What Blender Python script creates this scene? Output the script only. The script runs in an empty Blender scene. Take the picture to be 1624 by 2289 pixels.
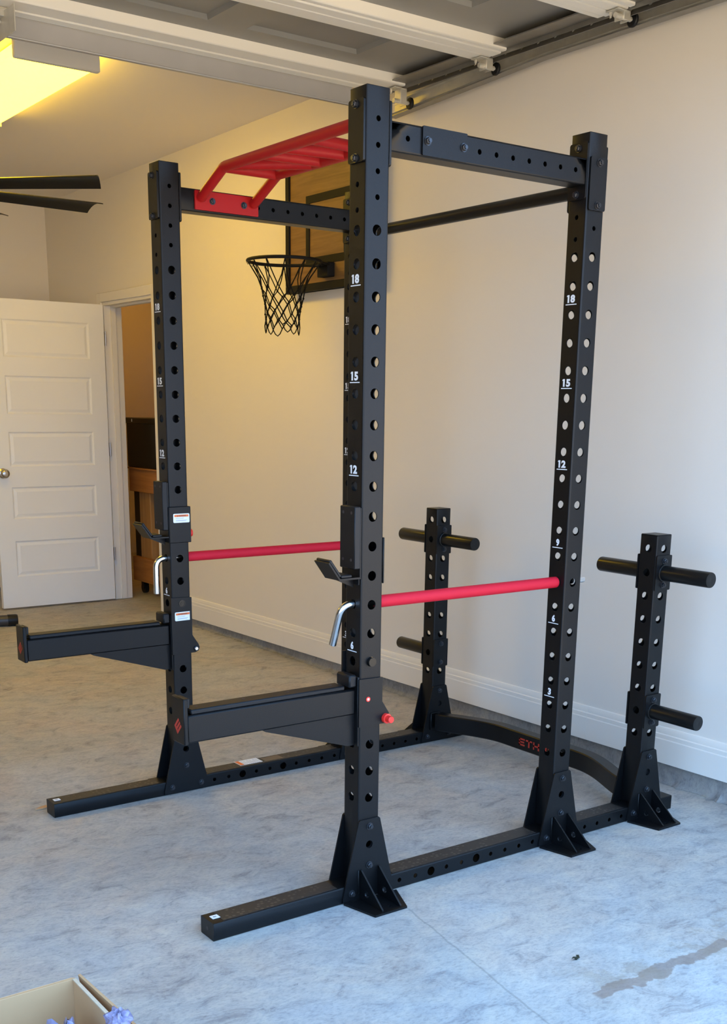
import bpy, bmesh, math, random
from mathutils import Vector, Matrix, geometry

random.seed(7)
scene = bpy.context.scene
COL = scene.collection
PI = math.pi

# ------------------------------------------------------------------ camera
cam_data = bpy.data.cameras.new('camera')
cam = bpy.data.objects.new('camera', cam_data)
COL.objects.link(cam)
RIGHT = Vector((0.80832, -0.58842, 0.01199))
YAW, PITCH, ROLL = -0.6292, -0.2570, 0.0124
_cy, _sy, _cp, _sp = math.cos(YAW), math.sin(YAW), math.cos(PITCH), math.sin(PITCH)
FWD = Vector((-_sy * _cp, _cy * _cp, _sp))
R0 = Vector((_cy, _sy, 0.0))
U0 = R0.cross(FWD)
RIGHT = math.cos(ROLL) * R0 + math.sin(ROLL) * U0
UP = -math.sin(ROLL) * R0 + math.cos(ROLL) * U0
m = Matrix((RIGHT, UP, -FWD)).transposed().to_4x4()
m.translation = Vector((-1.7444, -2.3920, 1.3281))
cam.matrix_world = m
cam_data.sensor_fit = 'AUTO'
cam_data.sensor_width = 36.0
cam_data.lens = 39.740
cam_data.shift_x = 0.00193
cam_data.shift_y = 0.18876
cam_data.clip_start = 0.05
cam_data.clip_end = 200
scene.camera = cam

# ------------------------------------------------------------------ sky, exposure
world = bpy.data.worlds.new('sky')
scene.world = world
world.use_nodes = True
bg = world.node_tree.nodes['Background']
bg.inputs['Color'].default_value = (0.31, 0.575, 1.0, 1)
bg.inputs['Strength'].default_value = 3.3
scene.view_settings.view_transform = 'Standard'
scene.view_settings.look = 'None'
scene.view_settings.gamma = 1.0
scene.view_settings.use_curve_mapping = False
scene.view_settings.exposure = 0.66
# the sun stands behind the house: it only reaches the driveway beyond the house's own shadow
sun_data = bpy.data.lights.new('sun', 'SUN')
sun_data.energy = 28.0
sun_data.color = (1.0, 0.80, 0.48)
sun_data.angle = 0.01
sun = bpy.data.objects.new('sun', sun_data)
COL.objects.link(sun)
sun.rotation_euler = Vector((-0.25, -1.0, -1.25)).to_track_quat('-Z', 'Y').to_euler()
LED_COLOR = (1.0, 0.63, 0.02)
LED_STRENGTH = 11.5


# ------------------------------------------------------------------ materials
MATS = {}


def mat(name, color, rough=0.6, metal=0.0, spec=0.5, emit=None, estr=0.0, bump=0.0, bscale=600.0,
        vary=0.0, vscale=6.0):
    if name in MATS:
        return MATS[name]
    mt = bpy.data.materials.new(name)
    mt.use_nodes = True
    nt = mt.node_tree
    b = nt.nodes['Principled BSDF']
    b.inputs['Base Color'].default_value = (*color, 1)
    b.inputs['Roughness'].default_value = rough
    b.inputs['Metallic'].default_value = metal
    b.inputs['Specular IOR Level'].default_value = spec
    if emit:
        b.inputs['Emission Color'].default_value = (*emit, 1)
        b.inputs['Emission Strength'].default_value = estr
    tc = nt.nodes.new('ShaderNodeNewGeometry')
    if bump > 0:
        n = nt.nodes.new('ShaderNodeTexNoise')
        n.inputs['Scale'].default_value = bscale
        n.inputs['Detail'].default_value = 2
        bp = nt.nodes.new('ShaderNodeBump')
        bp.inputs['Strength'].default_value = bump
        bp.inputs['Distance'].default_value = 0.001
        nt.links.new(tc.outputs['Position'], n.inputs['Vector'])
        nt.links.new(n.outputs['Fac'], bp.inputs['Height'])
        nt.links.new(bp.outputs['Normal'], b.inputs['Normal'])
    if vary > 0:
        n2 = nt.nodes.new('ShaderNodeTexNoise')
        n2.inputs['Scale'].default_value = vscale
        n2.inputs['Detail'].default_value = 5
        mx = nt.nodes.new('ShaderNodeMix')
        mx.data_type = 'RGBA'
        mx.inputs['A'].default_value = (*[c * (1 - vary) for c in color], 1)
        mx.inputs['B'].default_value = (*[min(1, c * (1 + vary)) for c in color], 1)
        nt.links.new(tc.outputs['Position'], n2.inputs['Vector'])
        nt.links.new(n2.outputs['Fac'], mx.inputs['Factor'])
        nt.links.new(mx.outputs['Result'], b.inputs['Base Color'])
    MATS[name] = mt
    return mt


def ramp(nt, inp, stops):
    r = nt.nodes.new('ShaderNodeValToRGB')
    els = r.color_ramp.elements
    while len(els) < len(stops):
        els.new(0.5)
    for e, (pos, c) in zip(els, stops):
        e.position = pos
        e.color = (*c, 1) if len(c) == 3 else c
    nt.links.new(inp, r.inputs['Fac'])
    return r


def mapping(nt, src, scale, rot=(0, 0, 0), loc=(0, 0, 0)):
    mp = nt.nodes.new('ShaderNodeMapping')
    mp.inputs['Scale'].default_value = scale
    mp.inputs['Rotation'].default_value = rot
    mp.inputs['Location'].default_value = loc
    nt.links.new(src, mp.inputs['Vector'])
    return mp.outputs['Vector']


def noise(nt, vec, scale, detail=6, rough=0.6, dist=0.0):
    n = nt.nodes.new('ShaderNodeTexNoise')
    n.inputs['Scale'].default_value = scale
    n.inputs['Detail'].default_value = detail
    n.inputs['Roughness'].default_value = rough
    n.inputs['Distortion'].default_value = dist
    nt.links.new(vec, n.inputs['Vector'])
    return n.outputs['Fac']


def mathn(nt, op, a, b=None, clamp=False):
    n = nt.nodes.new('ShaderNodeMath')
    n.operation = op
    n.use_clamp = clamp
    for i, v in enumerate((a, b)):
        if v is None:
            continue
        if isinstance(v, (int, float)):
            n.inputs[i].default_value = v
        else:
            nt.links.new(v, n.inputs[i])
    return n.outputs[0]


def mixc(nt, fac, a, b, mode='MIX'):
    mx = nt.nodes.new('ShaderNodeMix')
    mx.data_type = 'RGBA'
    mx.blend_type = mode
    if isinstance(fac, (int, float)):
        mx.inputs['Factor'].default_value = fac
    else:
        nt.links.new(fac, mx.inputs['Factor'])
    for key, v in (('A', a), ('B', b)):
        if isinstance(v, tuple):
            mx.inputs[key].default_value = (*v, 1)
        else:
            nt.links.new(v, mx.inputs[key])
    return mx.outputs['Result']


def smooth(nt, x, lo, hi):
    n = nt.nodes.new('ShaderNodeMapRange')
    n.interpolation_type = 'SMOOTHSTEP'
    n.inputs['From Min'].default_value = lo
    n.inputs['From Max'].default_value = hi
    nt.links.new(x, n.inputs['Value'])
    return n.outputs['Result']


def concrete(name, base, stains=True):
    mt = bpy.data.materials.new(name)
    mt.use_nodes = True
    nt = mt.node_tree
    b = nt.nodes['Principled BSDF']
    b.inputs['Roughness'].default_value = 0.62
    b.inputs['Specular IOR Level'].default_value = 0.35
    pos = nt.nodes.new('ShaderNodeNewGeometry').outputs['Position']
    v1 = mapping(nt, pos, (1, 1, 1))
    big = noise(nt, v1, 1.3, 6, 0.65, 0.6)
    mid = noise(nt, mapping(nt, pos, (9, 15, 9), (0, 0, 0.5)), 1.0, 10, 0.72, 1.0)
    fine = noise(nt, mapping(nt, pos, (70, 130, 70), (0, 0, 0.5)), 1.0, 6, 0.72, 0.4)
    c1 = ramp(nt, big, [(0.32, tuple(c * 0.88 for c in base)), (0.68, tuple(min(1, c * 1.10) for c in base))]).outputs['Color']
    k2 = ramp(nt, mid, [(0.34, (0.62, 0.62, 0.65)), (0.44, (0.88, 0.88, 0.90)), (0.54, (1, 1, 1)), (0.68, (1.14, 1.12, 1.06))]).outputs['Color']
    k3 = ramp(nt, fine, [(0.32, (0.74, 0.74, 0.76)), (0.50, (1, 1, 1)), (0.68, (1.08, 1.08, 1.06))]).outputs['Color']
    c = mixc(nt, 1.0, c1, k2, 'MULTIPLY')
    c = mixc(nt, 1.0, c, k3, 'MULTIPLY')
    # faint rosy and ochre discolouration in broad patches
    hue = noise(nt, mapping(nt, pos, (1, 1, 1), (0, 0, 0), (7, 3, 0)), 2.6, 5, 0.6, 0.8)
    c = mixc(nt, 1.0, c, ramp(nt, hue, [(0.36, (1.05, 0.98, 0.93)), (0.52, (1, 1, 1)), (0.66, (0.95, 0.99, 1.04))]).outputs['Color'], 'MULTIPLY')
    # scattered darker scuffs and pits
    sc = noise(nt, mapping(nt, pos, (6.0, 15.0, 6), (0, 0, 0.6), (4, 2, 0)), 1.6, 10, 0.78, 1.6)
    c = mixc(nt, mathn(nt, 'MULTIPLY', smooth(nt, sc, 0.61, 0.70), 0.45), c, tuple(k * 0.45 for k in base))
    pit = noise(nt, mapping(nt, pos, (40, 40, 40), (0, 0, 0), (1, 5, 0)), 1.0, 3, 0.6, 0.6)
    c = mixc(nt, mathn(nt, 'MULTIPLY', smooth(nt, pit, 0.735, 0.765), 0.6), c, tuple(k * 0.30 for k in base))
    if stains:
        sep = nt.nodes.new('ShaderNodeSeparateXYZ')
        nt.links.new(pos, sep.inputs[0])
        wob = noise(nt, v1, 9.0, 4, 0.6)
        # rusty water stain along the threshold of the garage door
        dy = mathn(nt, 'ABSOLUTE', mathn(nt, 'ADD', mathn(nt, 'ADD', sep.outputs['Y'], 0.785),
                                         mathn(nt, 'MULTIPLY', mathn(nt, 'SUBTRACT', wob, 0.5), -0.10)))
        core = mathn(nt, 'SUBTRACT', 1.0, smooth(nt, dy, 0.016, 0.022))
        on = smooth(nt, sep.outputs['X'], 0.11, 0.125)
        core = mathn(nt, 'MULTIPLY', core, on)
        c = mixc(nt, mathn(nt, 'MULTIPLY', core, 0.62), c, (0.21, 0.13, 0.09))
        dy2 = mathn(nt, 'ABSOLUTE', mathn(nt, 'ADD', sep.outputs['Y'], 0.74))
        halo = mathn(nt, 'SUBTRACT', 1.0, smooth(nt, dy2, 0.02, 0.16))
        halo = mathn(nt, 'MULTIPLY', halo, smooth(nt, noise(nt, v1, 7.0, 6, 0.7), 0.48, 0.58))
        halo = mathn(nt, 'MULTIPLY', halo, smooth(nt, sep.outputs['X'], -0.1, 0.3))
        c = mixc(nt, mathn(nt, 'MULTIPLY', halo, 0.40), c, (0.27, 0.20, 0.13))
        # hairline joint running out from the near front foot
        dx = mathn(nt, 'ABSOLUTE', mathn(nt, 'ADD', mathn(nt, 'SUBTRACT', sep.outputs['X'], 0.075),
                                         mathn(nt, 'ADD', mathn(nt, 'MULTIPLY', sep.outputs['Y'], -0.17),
                                               mathn(nt, 'MULTIPLY', mathn(nt, 'SUBTRACT', wob, 0.5), 0.02))))
        ln = mathn(nt, 'SUBTRACT', 1.0, smooth(nt, dx, 0.0015, 0.0045))
        ln = mathn(nt, 'MULTIPLY', ln, mathn(nt, 'SUBTRACT', 1.0, smooth(nt, sep.outputs['Y'], -0.2, -0.05)))
        c = mixc(nt, mathn(nt, 'MULTIPLY', ln, 0.4), c, tuple(k * 0.4 for k in base))
    nt.links.new(c, b.inputs['Base Color'])
    bp = nt.nodes.new('ShaderNodeBump')
    bp.inputs['Strength'].default_value = 0.12
    bp.inputs['Distance'].default_value = 0.004
    nt.links.new(mathn(nt, 'ADD', fine, mid), bp.inputs['Height'])
    nt.links.new(bp.outputs['Normal'], b.inputs['Normal'])
    MATS[name] = mt
    return mt


def wood(name, c1, c2, scale=(1.5, 26, 26), rot=(0, 0, 0), rough=0.5):
    mt = bpy.data.materials.new(name)
    mt.use_nodes = True
    nt = mt.node_tree
    b = nt.nodes['Principled BSDF']
    b.inputs['Roughness'].default_value = rough
    pos = nt.nodes.new('ShaderNodeNewGeometry').outputs['Position']
    f = noise(nt, mapping(nt, pos, scale, rot), 1.0, 6, 0.65, 0.6)
    r = ramp(nt, f, [(0.3, c1), (0.7, c2)])
    nt.links.new(r.outputs['Color'], b.inputs['Base Color'])
    MATS[name] = mt
    return mt


M_CONC = concrete('concrete_floor', (0.46, 0.435, 0.395))
M_CURB = concrete('concrete_curb', (0.30, 0.285, 0.265), stains=False)
M_DRIVE = concrete('concrete_driveway', (0.44, 0.37, 0.26), stains=False)
M_WALL = mat('wall_paint', (0.84, 0.775, 0.685), 0.75, spec=0.25, bump=0.25, bscale=160)
M_CEIL = mat('ceiling_paint', (0.86, 0.79, 0.70), 0.8, spec=0.2, bump=0.25, bscale=120)
M_TRIM = mat('trim_paint', (0.87, 0.81, 0.72), 0.5, spec=0.4)
M_DOOR = mat('door_paint', (0.90, 0.87, 0.81), 0.45, spec=0.4)
M_BLACK = mat('black_powder_coat', (0.0045, 0.0045, 0.005), 0.34, spec=0.28, bump=0.35, bscale=900)
M_BLACK2 = mat('black_steel_smooth', (0.005, 0.005, 0.005), 0.32, spec=0.38)
M_RUBBER = mat('black_plastic', (0.007, 0.007, 0.008), 0.45, spec=0.32, bump=0.2, bscale=500)
M_HOLE = mat('dark_bolt', (0.06, 0.06, 0.065), 0.28, metal=0.7, spec=0.5)
M_RED = mat('red_powder_coat', (0.42, 0.009, 0.009), 0.42, spec=0.3, bump=0.2, bscale=900)
M_REDPIPE = mat('red_foam_sleeve', (0.58, 0.010, 0.028), 0.6, spec=0.25, bump=0.5, bscale=500)
M_REDKNOB = mat('red_plastic', (0.80, 0.03, 0.02), 0.35)
M_CHROME = mat('chrome', (0.72, 0.73, 0.74), 0.22, metal=1.0)
M_NICKEL = mat('satin_nickel', (0.55, 0.51, 0.46), 0.3, metal=1.0)
M_ZINC = mat('galvanized_steel', (0.66, 0.63, 0.56), 0.40, metal=0.6, vary=0.2, vscale=22)
M_ZINCD = mat('galvanized_dark', (0.30, 0.29, 0.27), 0.45, metal=0.85, vary=0.25, vscale=14)
M_CREAM = mat('garage_rail_paint', (0.88, 0.84, 0.76), 0.45)
M_PAN = mat('garage_pan_grey', (0.235, 0.225, 0.205), 0.42, spec=0.5, vary=0.12, vscale=5)
M_STRUT = mat('garage_strut', (0.42, 0.41, 0.41), 0.4, metal=0.35, vary=0.1, vscale=7)
M_WHITE = mat('white_print', (0.82, 0.83, 0.84), 0.5)
M_STICK = mat('sticker_white', (0.80, 0.80, 0.80), 0.4)
M_ORANGE = mat('sticker_orange', (0.80, 0.16, 0.03), 0.4)
M_GREYPRINT = mat('grey_print', (0.35, 0.36, 0.38), 0.5)
M_DARKPRINT = mat('dark_print', (0.05, 0.04, 0.04), 0.5)
M_REDPRINT = mat('red_print', (0.42, 0.035, 0.02), 0.5)
M_BRONZE = mat('bronze_sticker', (0.10, 0.065, 0.045), 0.35)
M_CARD = mat('cardboard', (0.56, 0.33, 0.165), 0.8, spec=0.2, vary=0.07, vscale=14)
M_CARDL = mat('cardboard_cut_edge', (0.62, 0.48, 0.33), 0.8, spec=0.2, vary=0.15, vscale=90)
M_WOODB = wood('backboard_wood', (0.15, 0.075, 0.022), (0.27, 0.145, 0.048), (6, 2.0, 34))
M_FRAME = mat('backboard_black', (0.009, 0.008, 0.007), 0.6, spec=0.2)
M_PINE = wood('pine_beam', (0.34, 0.13, 0.035), (0.52, 0.23, 0.07), (8, 2.0, 30))
M_PINEV = wood('pine_post', (0.40, 0.21, 0.08), (0.56, 0.32, 0.13), (26, 26, 2.0))
M_FAN = mat('fan_black', (0.008, 0.007, 0.006), 0.42, spec=0.35)
M_LED = mat('led_diffuser', (0.8, 0.7, 0.5), 0.5, emit=LED_COLOR, estr=LED_STRENGTH)
M_LIGHTBODY = mat('light_body', (0.70, 0.67, 0.62), 0.5)
M_NET = mat('net_cord', (0.008, 0.007, 0.006), 0.8, spec=0.15)
M_LEAF = mat('dry_leaf', (0.03, 0.035, 0.02), 0.6)


def tread_material():
    mt = bpy.data.materials.new('tread_print')
    mt.use_nodes = True
    nt = mt.node_tree
    b = nt.nodes['Principled BSDF']
    pos = nt.nodes.new('ShaderNodeNewGeometry').outputs['Position']
    vo = nt.nodes.new('ShaderNodeTexVoronoi')
    vo.inputs['Scale'].default_value = 1.0
    vo.inputs['Randomness'].default_value = 0.55
    nt.links.new(mapping(nt, pos, (62, 80, 1)), vo.inputs['Vector'])
    f = mathn(nt, 'SUBTRACT', 1.0, smooth(nt, vo.outputs['Distance'], 0.26, 0.34))
    big = noise(nt, mapping(nt, pos, (9, 9, 9)), 1.0, 4)
    f = mathn(nt, 'MULTIPLY', f, smooth(nt, big, 0.40, 0.55))
    nt.links.new(mixc(nt, f, (0.020, 0.018, 0.017), (0.055, 0.045, 0.038)), b.inputs['Base Color'])
    nt.links.new(mathn(nt, 'ADD', 0.50, mathn(nt, 'MULTIPLY', f, -0.12)), b.inputs['Roughness'])
    return mt


def bubble_material():
    mt = bpy.data.materials.new('bubble_wrap_film')
    mt.use_nodes = True
    nt = mt.node_tree
    b = nt.nodes['Principled BSDF']
    b.inputs['Base Color'].default_value = (0.36, 0.33, 0.50, 1)
    b.inputs['Roughness'].default_value = 0.22
    b.inputs['Specular IOR Level'].default_value = 0.6
    b.inputs['Transmission Weight'].default_value = 0.25
    pos = nt.nodes.new('ShaderNodeNewGeometry').outputs['Position']
    vo = nt.nodes.new('ShaderNodeTexVoronoi')
    vo.inputs['Scale'].default_value = 95
    nt.links.new(pos, vo.inputs['Vector'])
    bp = nt.nodes.new('ShaderNodeBump')
    bp.inputs['Strength'].default_value = 0.6
    bp.inputs['Distance'].default_value = 0.004
    nt.links.new(mathn(nt, 'SUBTRACT', 1.0, vo.outputs['Distance']), bp.inputs['Height'])
    nt.links.new(bp.outputs['Normal'], b.inputs['Normal'])
    return mt


M_TREAD = tread_material()
M_BUBBLE = bubble_material()


# ------------------------------------------------------------------ mesh helpers
class MB:
    def __init__(self):
        self.v = []
        self.f = []

    def add(self, verts, faces, M=None):
        o = len(self.v)
        for p in verts:
            p = Vector(p)
            self.v.append(tuple(M @ p) if M is not None else tuple(p))
        for f in faces:
            self.f.append(tuple(i + o for i in f))
        return self

    def box(self, x0, x1, y0, y1, z0, z1, M=None, b=0.0):
        if b <= 0:
            vs = [(x0, y0, z0), (x1, y0, z0), (x1, y1, z0), (x0, y1, z0), (x0, y0, z1), (x1, y0, z1), (x1, y1, z1), (x0, y1, z1)]
            fs = [(0, 3, 2, 1), (4, 5, 6, 7), (0, 1, 5, 4), (1, 2, 6, 5), (2, 3, 7, 6), (3, 0, 4, 7)]
            return self.add(vs, fs, M)
        bm = bmesh.new()
        cx, cy, cz = (x0 + x1) / 2, (y0 + y1) / 2, (z0 + z1) / 2
        hx, hy, hz = abs(x1 - x0) / 2, abs(y1 - y0) / 2, abs(z1 - z0) / 2
        b = min(b, hx * .95, hy * .95, hz * .95)
        for sx in (-1, 1):
            for sy in (-1, 1):
                for sz in (-1, 1):
                    for k in range(3):
                        d = [hx - b, hy - b, hz - b]
                        d[k] += b
                        bm.verts.new((cx + sx * d[0], cy + sy * d[1], cz + sz * d[2]))
        bmesh.ops.convex_hull(bm, input=bm.verts)
        bmesh.ops.dissolve_limit(bm, angle_limit=0.02, verts=bm.verts, edges=bm.edges)
        bm.verts.index_update()
        vs = [tuple(v.co) for v in bm.verts]
        fs = [tuple(v.index for v in f.verts) for f in bm.faces]
        bm.free()
        return self.add(vs, fs, M)

    def cyl(self, p0, p1, r0, r1=None, n=20, caps=True, M=None):
        r1 = r0 if r1 is None else r1
        p0, p1 = Vector(p0), Vector(p1)
        d = (p1 - p0).normalized()
        a = d.orthogonal().normalized()
        bb = d.cross(a)
        vs = []
        for p, r in ((p0, r0), (p1, r1)):
            for i in range(n):
                t = 2 * PI * i / n
                vs.append(p + r * (math.cos(t) * a + math.sin(t) * bb))
        fs = [(i, (i + 1) % n, n + (i + 1) % n, n + i) for i in range(n)]
        if caps:
            fs.append(tuple(range(n - 1, -1, -1)))
            fs.append(tuple(range(n, 2 * n)))
        return self.add(vs, fs, M)

    def lathe(self, prof, origin, axis, n=24, M=None):
        """prof: list of (distance along axis, radius)"""
        o, d = Vector(origin), Vector(axis).normalized()
        a = d.orthogonal().normalized()
        bb = d.cross(a)
        vs, fs = [], []
        for (h, r) in prof:
            for i in range(n):
                t = 2 * PI * i / n
                vs.append(o + d * h + r * (math.cos(t) * a + math.sin(t) * bb))
        for j in range(len(prof) - 1):
            for i in range(n):
                fs.append((j * n + i, j * n + (i + 1) % n, (j + 1) * n + (i + 1) % n, (j + 1) * n + i))
        fs.append(tuple(range(n - 1, -1, -1)))
        k = (len(prof) - 1) * n
        fs.append(tuple(range(k, k + n)))
        return self.add(vs, fs, M)

    def sweep(self, path, r, n=14, closed=False, caps=True, sec=None):
        """tube (or section list of (a,b) offsets) along a polyline, parallel transport"""
        P = [Vector(p) for p in path]
        N = len(P)
        tang = []
        for i in range(N):
            if closed:
                t = P[(i + 1) % N] - P[i - 1]
            elif i == 0:
                t = P[1] - P[0]
            elif i == N - 1:
                t = P[-1] - P[-2]
            else:
                t = (P[i + 1] - P[i]).normalized() + (P[i] - P[i - 1]).normalized()
            tang.append(t.normalized())
        a = Vector((0, 0, 1)) - tang[0] * tang[0].z
        if a.length < 1e-3:
            a = tang[0].orthogonal()
        a.normalize()
        vs, fs = [], []
        rr = r if isinstance(r, (list, tuple)) else [r] * N
        k = len(sec) if sec else n
        for i in range(N):
            a = (a - tang[i] * a.dot(tang[i])).normalized()
            bb = tang[i].cross(a)
            for j in range(k):
                if sec:
                    vs.append(P[i] + a * sec[j][0] + bb * sec[j][1])
                else:
                    t = 2 * PI * j / n
                    vs.append(P[i] + rr[i] * (math.cos(t) * a + math.sin(t) * bb))
        for i in range(N if closed else N - 1):
            i2 = (i + 1) % N
            for j in range(k):
                j2 = (j + 1) % k
                fs.append((i * k + j, i * k + j2, i2 * k + j2, i2 * k + j))
        if not closed and caps:
            fs.append(tuple(range(k - 1, -1, -1)))
            fs.append(tuple(range((N - 1) * k, N * k)))
        return self.add(vs, fs)

    def plate(self, outer, holes, t, M):
        """flat plate: outline (u,v), round holes (u,v,r), extruded 0..t along local z, placed by M"""
        loops = [[Vector((u, v, 0)) for u, v in outer]]
        for (u, v, r) in holes:
            loops.append([Vector((u + r * math.cos(2 * PI * i / 16), v + r * math.sin(2 * PI * i / 16), 0)) for i in range(16)])
        tri = geometry.tessellate_polygon(loops)
        flat = [p for l in loops for p in l]
        n = len(flat)
        vs = [(p.x, p.y, 0) for p in flat] + [(p.x, p.y, t) for p in flat]
        fs = []
        for a, b, c in tri:
            fs.append((a, b, c))
            fs.append((n + c, n + b, n + a))
        o = 0
        for l in loops:
            k = len(l)
            for i in range(k):
                j = (i + 1) % k
                fs.append((o + i, o + j, n + o + j, n + o + i))
            o += k
        return self.add(vs, fs, M)

    def tube(self, sx, sy, z0, z1, holes_x, holes_y, M=None, t=0.003, rc=0.005, caps=True):
        """hollow rectangular tube along local z; holes_x: (z, r) on both x faces, holes_y on both y faces"""
        for axis in (0, 1):
            half = (sx if axis == 0 else sy) / 2
            wid = (sy if axis == 0 else sx)
            hs = sorted(holes_x if axis == 0 else holes_y)
            cuts = [z0] + [(hs[i][0] + hs[i + 1][0]) / 2 for i in range(len(hs) - 1)] + [z1]
            for sgn in (-1, 1):
                for skin, (d, w) in enumerate(((half, wid / 2 - rc), (half - t, wid / 2 - t))):
                    def P(u, z):
                        return (sgn * d, u, z) if axis == 0 else (u, sgn * d, z)
                    if not hs:
                        self.add([P(-w, z0), P(w, z0), P(w, z1), P(-w, z1)], [(0, 1, 2, 3)], M)
                        continue
                    for i, (zc, r) in enumerate(hs):
                        a, b = cuts[i], cuts[i + 1]
                        ring = [(r * math.cos(2 * PI * (k + .5) / 16), zc + r * math.sin(2 * PI * (k + .5) / 16)) for k in range(16)]
                        vs = [P(*q) for q in ring] + [P(w, a), P(w, b), P(-w, b), P(-w, a)]
                        # quadrants: right = k 14,15,0,1 ; top 2..5 ; left 6..9 ; bottom 10..13
                        fs = [(16, 17, 1, 0, 15, 14), (17, 18, 5, 4, 3, 2), (18, 19, 9, 8, 7, 6), (19, 16, 13, 12, 11, 10),
                              (17, 2, 1), (18, 6, 5), (19, 10, 9), (16, 14, 13)]
                        self.add(vs, fs, M)
                        if skin == 0:
                            d2 = half - t
                            q2 = [((sgn * d2, u, z) if axis == 0 else (u, sgn * d2, z)) for u, z in ring]
                            self.add([P(*q) for q in ring] + q2, [(k, (k + 1) % 16, 16 + (k + 1) % 16, 16 + k) for k in range(16)], M)
        # rounded corners
        for cx in (-1, 1):
            for cy in (-1, 1):
                pts = []
                for k in range(4):
                    a = k * PI / 6
                    pts.append((cx * (sx / 2 - rc + rc * math.cos(a)), cy * (sy / 2 - rc + rc * math.sin(a))))
                vs = [(x, y, z0) for x, y in pts] + [(x, y, z1) for x, y in pts]
                self.add(vs, [(k, k + 1, 5 + k, 4 + k) for k in range(3)], M)
        if caps:
            for z in (z0, z1):
                self.add([(x * (sx / 2 - .0005), y * (sy / 2 - .0005), z) for x, y in ((-1, -1), (1, -1), (1, 1), (-1, 1))], [(0, 1, 2, 3)], M)
        return self

    def mesh(self, name, material, smooth_angle=40, recalc=True):
        me = bpy.data.meshes.new(name)
        me.from_pydata(self.v, [], self.f)
        if recalc:
            bm = bmesh.new()
            bm.from_mesh(me)
            bmesh.ops.remove_doubles(bm, verts=bm.verts, dist=1e-6)
            bmesh.ops.recalc_face_normals(bm, faces=bm.faces)
            bm.to_mesh(me)
            bm.free()
        if material:
            me.materials.append(material)
        if smooth_angle:
            me.shade_smooth()
            me.set_sharp_from_angle(angle=math.radians(smooth_angle))
        return me


def link(name, me, parent=None, loc=None, M=None):
    o = bpy.data.objects.new(name, me)
    COL.objects.link(o)
    if M is not None:
        o.matrix_basis = M
    elif loc is not None:
        o.location = loc
    if parent is not None:
        o.parent = parent
        w = Matrix.Identity(4)
        chain = parent
        while chain is not None:
            w = chain.matrix_basis @ w if chain.parent is None else (chain.matrix_parent_inverse @ chain.matrix_basis) @ w
            chain = chain.parent
        o.matrix_parent_inverse = w.inverted()
    return o


def part(name, mb, material, parent=None, **kw):
    return link(name, mb.mesh(name, material, kw.pop('smooth_angle', 40)), parent, **kw)


def thing(name, label, cat, loc=(0, 0, 0), group=None):
    e = bpy.data.objects.new(name, None)
    e.empty_display_size = 0.1
    COL.objects.link(e)
    e.location = loc
    e['label'] = label
    e['category'] = cat
    if group:
        e['group'] = group
    return e


def tag(o, label, cat, group=None):
    o['label'] = label
    o['category'] = cat
    if group:
        o['group'] = group
    return o


def struct(o, label=None):
    o['kind'] = 'structure'
    if label:
        o['label'] = label
    return o


def fillet(path, rad, n=6):
    """round the inner corners of a polyline"""
    P = [Vector(p) for p in path]
    out = [P[0]]
    for i in range(1, len(P) - 1):
        a, b, c = P[i - 1], P[i], P[i + 1]
        d1, d2 = (a - b).normalized(), (c - b).normalized()
        ang = d1.angle(d2)
        L = min(rad / math.tan(ang / 2), (a - b).length * .49, (c - b).length * .49)
        s, e = b + d1 * L, b + d2 * L
        for k in range(n + 1):
            t = k / n
            out.append((1 - t) ** 2 * s + 2 * t * (1 - t) * b + t * t * e)
    out.append(P[-1])
    return out


def frame(origin, ux, uy):
    """matrix with local x -> ux, local y -> uy, local z -> ux x uy"""
    ux, uy = Vector(ux).normalized(), Vector(uy).normalized()
    uz = ux.cross(uy)
    m = Matrix((ux, uy, uz)).transposed().to_4x4()
    m.translation = Vector(origin)
    return m


TEXT = {}


def text_mesh(body, w, h, bold=0.0):
    """flat lettering, centred, fitted into w x h, as plain vertex data"""
    if (body, bold) not in TEXT:
        cu = bpy.data.curves.new('lettering', 'FONT')
        cu.body = body
        cu.offset = bold
        cu.resolution_u = 3
        ob = bpy.data.objects.new('lettering', cu)
        me = bpy.data.meshes.new_from_object(ob)
        vs = [tuple(v.co) for v in me.vertices]
        fs = [tuple(p.vertices) for p in me.polygons]
        bpy.data.objects.remove(ob)
        bpy.data.curves.remove(cu)
        bpy.data.meshes.remove(me)
        TEXT[(body, bold)] = (vs, fs)
    vs, fs = TEXT[(body, bold)]
    x0, x1 = min(v[0] for v in vs), max(v[0] for v in vs)
    y0, y1 = min(v[1] for v in vs), max(v[1] for v in vs)
    return [((v[0] - (x0 + x1) / 2) / (x1 - x0) * w, (v[1] - (y0 + y1) / 2) / (y1 - y0) * h, 0) for v in vs], fs


def rounded_rect(w, h, r, n=4):
    pts = []
    for cx, cy, a0 in ((w / 2 - r, h / 2 - r, 0), (-w / 2 + r, h / 2 - r, PI / 2), (-w / 2 + r, -h / 2 + r, PI), (w / 2 - r, -h / 2 + r, 1.5 * PI)):
        for k in range(n + 1):
            a = a0 + k * PI / 2 / n
            pts.append((cx + r * math.cos(a), cy + r * math.sin(a)))
    return pts


# ================================================================== SETTING
XW = 1.505            # right wall plane
YF = 5.985            # far wall plane
YT = -0.80            # garage threshold
XL = -5.00            # left wall
CEIL = 2.745


def zt(y):
    return -0.009 * (y - 2.0)


mb = MB()
mb.box(XL - .2, XW + .12, YT - .45, YF + .1, -0.12, 0)
mb.box(XW + .12, 4.0, 3.4, 8.0, -0.12, 0)
struct(part('floor', mb, M_CONC), 'mottled bare concrete garage floor slab')
mb = MB()
mb.box(-60, 60, -90, YT - .4505, -0.14, -0.004)
struct(part('floor', mb, M_DRIVE), 'concrete driveway outside the garage opening')

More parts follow.
